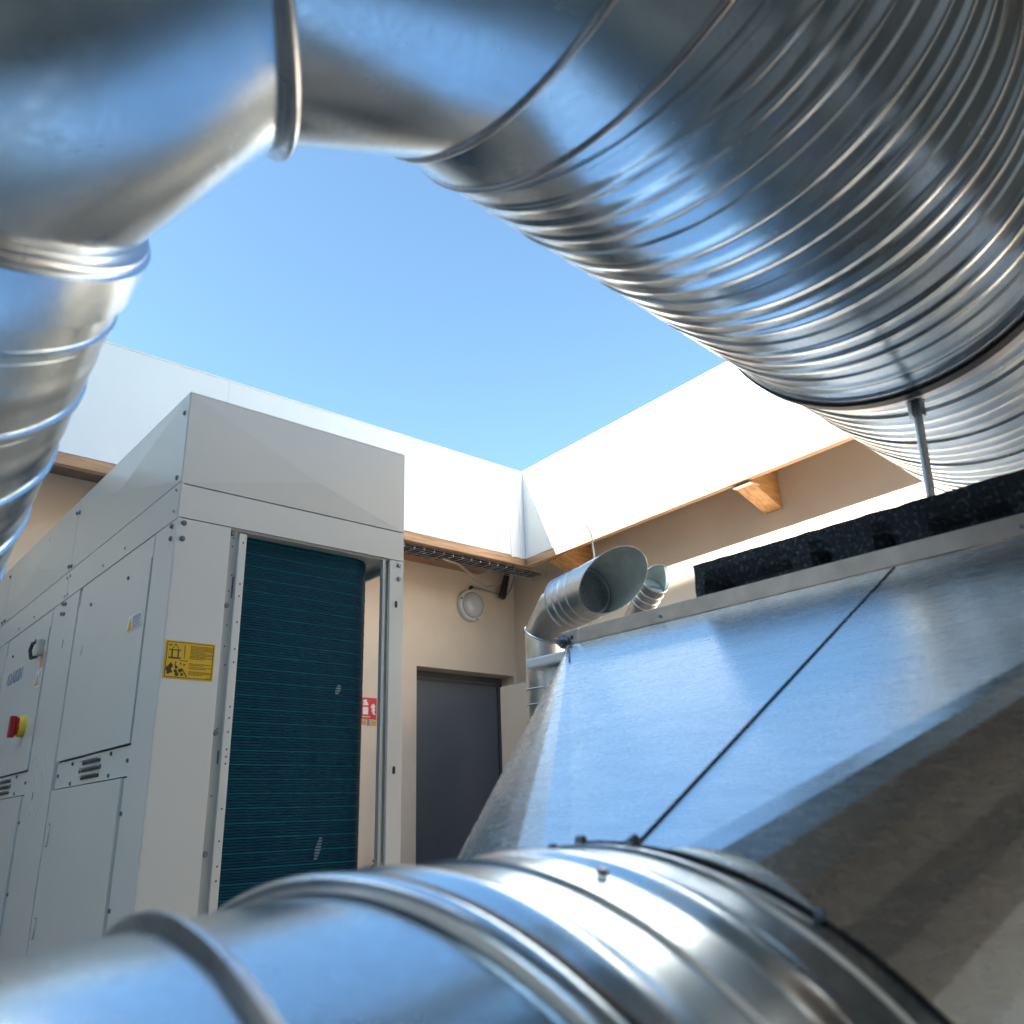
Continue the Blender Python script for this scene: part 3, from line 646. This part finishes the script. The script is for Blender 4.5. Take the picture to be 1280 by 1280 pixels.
for hb in (left, right):
    o = obj('folded_sheet', hb, GALV2, tr)
    md = o.modifiers.new('thickness', 'SOLIDIFY'); md.thickness = .0012; md.offset = -1
nT = nF.copy()
if nT.z < 0: nT = -nT
sd = (midT-circ_(tM)).normalized(); 
obj('standing_seam', MB().obox((midT+circ_(tM))/2+nT*.0007, sd, sd.cross(nT), nT, (midT-circ(tM)).length/2-.004, .0010, .0008), SEAM, tr)
# folded edge line at the left corner
vl = (circ(0)-cor['TL']); 
obj('spigot_ring', bead(cH+d0*.0, a0, b0, rb, [(-.002, -.004), (-.002, .0012), (.0015, .0014), (.002, -.004)]), SEAM, tr, smooth=40)
# flange frame: two legs, corner pieces
FX = XH
obj('flange_frame', MB().box(FX+.0015, FX+.006, YR-.02, YL-.026, ZTp+.0015, ZTp+.028).box(FX+.0065, FX+.03, YR-.02, YL-.026, ZTp+.026, ZTp+.028)
    .box(FX+.0015, FX+.006, YL+.002, YL+.010, ZBt-.02, ZTp-.03).box(FX+.0015, FX+.006, YR-.028, YR-.002, ZBt-.02, ZTp-.03).box(FX+.0015, FX+.006, YR-.02, YL-.026, ZBt-.028, ZBt-.0015), GALVD, tr, bevel=.0006)
obj('corner_plate', MB().box(FX+.000, FX+.005, YL-.025, YL+.022, ZTp+.0005, ZTp+.027), ZINC, tr, bevel=.0006)
obj('corner_plate_hole', MB().cyl((FX-.0006, YL-.008, ZTp+.013), (FX+.0002, YL-.008, ZTp+.013), .0042, n=12), BLACKP, tr)
kb = Vector((FX, YL+.012, ZTp+.008))
obj('clamp_bolt', MB().cyl(kb+Vector((-.004, 0, 0)), kb+Vector((-.002, 0, 0)), .013, n=20).cyl(kb+Vector((-.014, 0, 0)), kb+Vector((-.004, 0, 0)), .0088, n=6).cyl(kb+Vector((-.024, 0, 0)), kb+Vector((-.014, 0, 0)), .0048, n=12), BL, tr)
obj('edge_strip', MB().obox((cor['TL']+circ(0))/2*0+cor['TL']*.88+circ(tL)*.12+nT*.0008, (circ(tL)-cor['TL']).normalized(), (circ(tL)-cor['TL']).normalized().cross(nT), nT, .06, .0009, .0006), SEAM, tr)
for y_ in (.86, .30): obj('rivet', MB().cyl((FX-.0005, y_, ZTp+.012), (FX+.0015, y_, ZTp+.012), .0028, n=10), BL, tr)
# clips where transition meets round duct
for t, L, ax in ((R(5.5), .010, (midT-circ(tM)).normalized()), (R(-3), .007, a0), (R(31), .006, a0)):
    p = circ(t)+(b0*math.cos(t)+a0*math.sin(t))*.0035-d0*.004
    obj('clip', MB().cyl(p-ax*L/2, p+ax*L/2, .0042, .0036, n=14), BL, tr, smooth=40, bevel=.0012)
obj('seam_tail', MB().tube([circ(R(5.5))+b0*.0015-d0*.003, circ(R(0))+b0*.0015-d0*.003, circ(R(-4))+b0*.002-d0*.003], .0016, 6), SEAM, tr)

# black foam strip lying on the flange
def foam(name, x0, x1, y0, y1, z0, z1):
    mb_ = MB(); ny, nz_ = 60, 5
    rr_2 = random.Random(3)
    # jagged strip: grid rings around the section, along y
    secs = []
    for j in range(ny+1):
        y = y0+(y1-y0)*j/ny
        cut = [0]*4
        notch = 0
        for (yc, wd_, dp_) in ((.745, .016, .030), (.665, .055, .016), (.56, .014, .024), (.47, .014, .026), (.36, .05, .018), (.12, .05, .02)):
            if abs(y-yc) < wd_: notch = max(notch, dp_)
        q = lambda a=.0012: rr_2.uniform(-a, a)
        zz = [z0, z0+(z1-z0)*.22, z0+(z1-z0)*.45, z0+(z1-z0)*.72, z1]
        inset = [notch*.9, notch, notch*.35, 0, 0]
        sec = [Vector((x0+i_+q(), y+q(), z_+q(.0008))) for z_, i_ in zip(zz, inset)]+[Vector((x1+q(), y, z1+q(.0008))), Vector((x1, y, z0))]
        secs.append(sec)
    mb_.loft(secs, True, (True, True)); return mb_
fo = tag(obj('foam_strip', foam('foam', XH+.012, XH+.062, -.35, .79, ZTp+.0285, ZTp+.0855), FOAM), 'rough black foam strip lying along the top of the transition flange', 'foam strip')

# ------------------------------------------------------------------ fan housing behind the transition
fh = thing('fan_housing', 'white cased air handling box behind the folded transition, with an overhanging lid', 'air handling unit', (1.6, .5, G))
obj('casing', MB().box(XH+.035, 2.25, -.30, 1.183, G+.06, .276), WHITEC, fh, bevel=.003)
obj('lid', MB().box(XH+.022, 2.28, -.34, 1.222, .279, .299), WHITEC, fh, bevel=.004)
obj('plinth', MB().box(XH+.06, 2.2, -.25, 1.1, G, G+.058), GAPM, fh)
obj('rod_foot', MB().box(1.165, 1.20, .40, .45, .2965, .325), ZINC, fh)

# ------------------------------------------------------------------ lower round duct
ld = thing('lower_duct', 'blurred galvanised round duct in the foreground joining the transition', 'duct', (cH.x, cH.y, cH.z))
def Lw(name, mb_, m_=GALV, smooth=38): return obj(name, mb_, m_, ld, smooth=smooth)
sB2, sJ, sB3 = .982*rb, 1.079*rb, 1.411*rb
PB = .39*rb*2
Lw('spiral_pipe', spiral(c0, d0, sB2, sH-.003, rb*.997, PB*.5, ph=sB3, nth=200, ribs=(.5,), rib_w=.20, rib_h=.0040, spp=48))
azE, elE = R(176.59), R(-6.884)
eB = Vector((math.cos(elE)*math.cos(azE), math.cos(elE)*math.sin(azE), math.sin(elE)))
J = c0+d0*sJ; nb = (-d0+eB).normalized(); N = 160
def cylpts(k=1.): return [(a0*math.cos(2*math.pi*i/N)+b0*math.sin(2*math.pi*i/N))*rb*k for i in range(N)]
ring0 = [c0+d0*sB2+q for q in cylpts(.990)]
mitre = [c0+d0*sJ+q for q in cylpts(.985)]
mitre = [p-d0*((p-J).dot(nb)/d0.dot(nb)) for p in mitre]
def onseg(p, s, k=1.):
    q = p-J; q = q-eB*q.dot(eB); return J+q.normalized()*rb*k+eB*s
S1B = .29*rb
r1 = [onseg(p, S1B, .985) for p in mitre]
Lw('bend_segment', MB().loft([ring0, mitre]+[[a_.lerp(b_, t) for a_, b_ in zip(mitre, r1)] for t in (.33, .66, 1)], True))
Lw('bend_segment', MB().loft([[onseg(p, s, .985) for p in mitre] for s in (S1B, S1B+.1, S1B+.3, S1B+.9)], True))
ue = eB.cross(Vector((0, 0, 1))).normalized(); ve = ue.cross(eB).normalized()
Lw('flange_rim', bead(J+eB*S1B, ue, ve, rb*.985, [(-.004, -.003), (-.004, .004), (-.002, .0075), (.001, .008), (.003, .0065), (.004, .003), (.0045, -.003)]), ZINC)
Lw('rolled_seam', bead(c0+d0*sB2, a0, b0, rb*.99, arcprof(.018, .0065, 10)+[(-.009, -.003), (.009, -.003)]), GALV)
Lw('seal_line', bead(c0+d0*(sB2+.012), a0, b0, rb*.997, [(-.002, -.001), (-.002, .0022), (.002, .0022), (.002, -.001)]), SEAM)
# far end of the lower duct: drops to the ground out of view
Jf = J+eB*(S1B+.9)
Lw('spiral_pipe', spiral(Jf, eB, 0, 1.6, rb*.985, PB*.5, nth=90, ribs=(.3, .62), rib_w=.10, rib_h=.0036, spp=20))
for (p, sz) in ((Vector((.345, .503, -.0335)), .0075),):
    Lw('screw', MB().cyl(p-b0*.006, p+b0*.001, sz*1.25, n=14).cyl(p+b0*.001, p+b0*.0055, sz, sz*.6, n=14), BL, 40)
for t_, s_ in ((.25, sB3), (.62, sB3+.02), (-.1, sH-.02)):
    p = c0+d0*s_+(a0*math.sin(t_)+b0*math.cos(t_))*rb
    Lw('rivet', MB().cyl(p, p+(p-c0-d0*s_).normalized()*.0035, .004, .003, n=10), BL, 40)

# ------------------------------------------------------------------ bell mouthed vents
def vent(lab, base, z_up, start, axis, r_pipe, r_body, L, bev, wv, back, ngrid, flap=False, group=None):
    v = thing('exhaust_vent', lab, 'vent', (base[0], base[1], G), group)
    d = Vector(axis).normalized(); st = Vector(start); a, b = rings_basis(d); n = 56
    ring = lambda c, r_, n_=n: ring_pts(c, a, b, r_, n_)
    wv = Vector(wv); wv = (wv-d*wv.dot(d)).normalized()
    segs = [0, .004, .008, .05, .054, .058, .10, .104, .108]
    prof = [(0, r_body), (.004, r_body+.007), (.010, r_body+.007), (.014, r_body), (.050, r_body), (.055, r_body+.006), (.061, r_body), (.095, r_body), (.100, r_body+.005), (.106, r_body), (.150, r_body), (.154, r_body+.004), (.159, r_body), (L*.62, r_body)]
    rg = [ring(st+d*s, r_) for s, r_ in prof]
    end = []
    for p in ring(st, r_body): end.append(p+d*(L+bev*(p-st).dot(wv)))
    rg.append(end)
    obj('body', MB().loft(rg, True), VENTM, v, smooth=35)
    inner = [[st+(p-st)*.985+d*0 for p in ring(st, r_body)], None]
    inr = [[p-(p-st-d*(p-st).dot(d))*.02 for p in r2] for r2 in (ring(st+d*.01, r_body), end)]
    obj('inner_wall', MB().loft(inr, True), VENTIN, v, smooth=35)
    lip = MB().tube(end+[end[0], end[1]], .0025, 6); obj('lip', lip, VENTM, v, smooth=40)
    obj('back_plate', MB().loft([ring(st, r_body), ring(st-d*.002, r_pipe)], True), VENTM, v)
    # inner collar and mesh screen
    sc_ = L*.52
    obj('inner_collar', bead(st+d*sc_, a, b, r_body*.84, [(-.01, -.006), (-.01, .004), (.012, .006), (.012, -.006)], 64), VENTM, v, smooth=40)
    obj('dark_inside', MB().loft([ring(st+d*(sc_-.02), r_body*.975)], True, (True, False)), BLACKP, v)
    g = MB(); rr = r_body*.90; k = -ngrid
    while k <= ngrid:
        o_ = rr*k/ngrid; h_ = math.sqrt(max(0, rr*rr-o_*o_))
        if h_ > .005:
            c = st+d*(sc_+.004)
            g.obox(c+a*o_, b, a, d, h_, .0010, .0008); g.obox(c+b*o_, a, b, d, h_, .0010, .0008)
        k += 1
    o = obj('mesh_screen', g, ZINC, v); o['kind'] = 'stuff'
    # segmented elbow down to the vertical pipe
    bp = Vector(back); base_v = Vector((base[0], base[1], z_up))
    rA = ring(st-d*.002, r_pipe)
    up_ = Vector((0, 0, 1))
    def plane_ring(c, nrm_, ref):   # project body ring onto plane through c with normal nrm_
        a2 = (a-nrm_*a.dot(nrm_)).normalized(); b2 = a2.cross(nrm_).normalized()
        if b2.dot(b) < 0: b2 = -b2
        return [c+(a2*math.cos(2*math.pi*i/n)+b2*math.sin(2*math.pi*i/n))*r_pipe for i in range(n)]
    mid = (d+Vector((0, 0, 1)))
    n1_ = (d*.8+up_*.2).normalized(); n2_ = (d*.55+up_*.75).normalized()
    rB, rC = plane_ring(bp, n1_, None), plane_ring(base_v, n2_, None)
    rD = [Vector((p.x, p.y, z_up-.25)) + Vector((base[0], base[1], 0))*0 for p in plane_ring(Vector((base[0], base[1], z_up-.25)), up_, None)]
    rE = [Vector((p.x, p.y, G)) for p in rD]
    obj('elbow', MB().loft([rA, rB, rC], True), VENTM, v, smooth=30)
    obj('elbow_rim', MB().tube(rC+[rC[0], rC[1]], .005, 6), VENTM, v, smooth=40)
    obj('pipe', MB().loft([rC, rD, rE], True), VENTM, v, smooth=40)
    for zz in [z_up-.26-.07*i for i in range(5)]:
        obj('pipe_bead', MB().tube([Vector((p.x, p.y, zz)) for p in rD+[rD[0], rD[1]]], .004, 6), VENTM, v, smooth=40)
    if flap:
        c = st+d*(L*.75)
        obj('strap', MB().obox(c+wv*.0, a, b, d, r_body*1.02, .006, .002), ZINC, v)
        obj('flap', MB().cyl(c-d*.01, c-d*.006, r_body*.9, n=40), VENTIN, v)
    return v
vent('large exhaust vent with a slanted bell mouth and mesh screen above the white casing', (2.700, 2.80), .815, (2.625, 2.57, .905), (-.16, -.92, .06), .096, .118, .345, 1.0, (.60, 0, .80), (2.648, 2.655, .90), 15)
vent('small exhaust vent with a strap across its mouth, behind the large bell mouth vent', (3.615, 3.045), 1.01, (3.53, 2.865, 1.105), (-.25, -.75, .42), .062, .075, .16, .9, (.7, 0, .7), (3.565, 2.915, 1.085), 7, flap=True)
tag(obj('antenna_wire', MB().tube([(2.655, 2.45, 1.26), (2.66, 2.42, 1.20), (2.665, 2.42, 1.15), (2.66, 2.41, 1.05), (2.62, 2.42, 1.0)], .004, 6), WHITEC), 'thin white wire rising behind the large slanted vent', 'wire')

# beige cabinet between the door and the white casing
cb = thing('wall_cabinet', 'tall beige cabinet standing right of the grey door, partly hidden by the transition', 'cabinet', (4.65, 4.6, G))
obj('upper_panel', MB().box(4.40, 4.405, 4.1, 5.105, .345, .998), CABM, cb)
obj('lower_panel', MB().box(4.40, 4.405, 4.1, 5.105, G+.05, .341), CABM, cb)
obj('case', MB().box(4.406, 4.93, 4.102, 5.103, G, .995), CABM, cb)
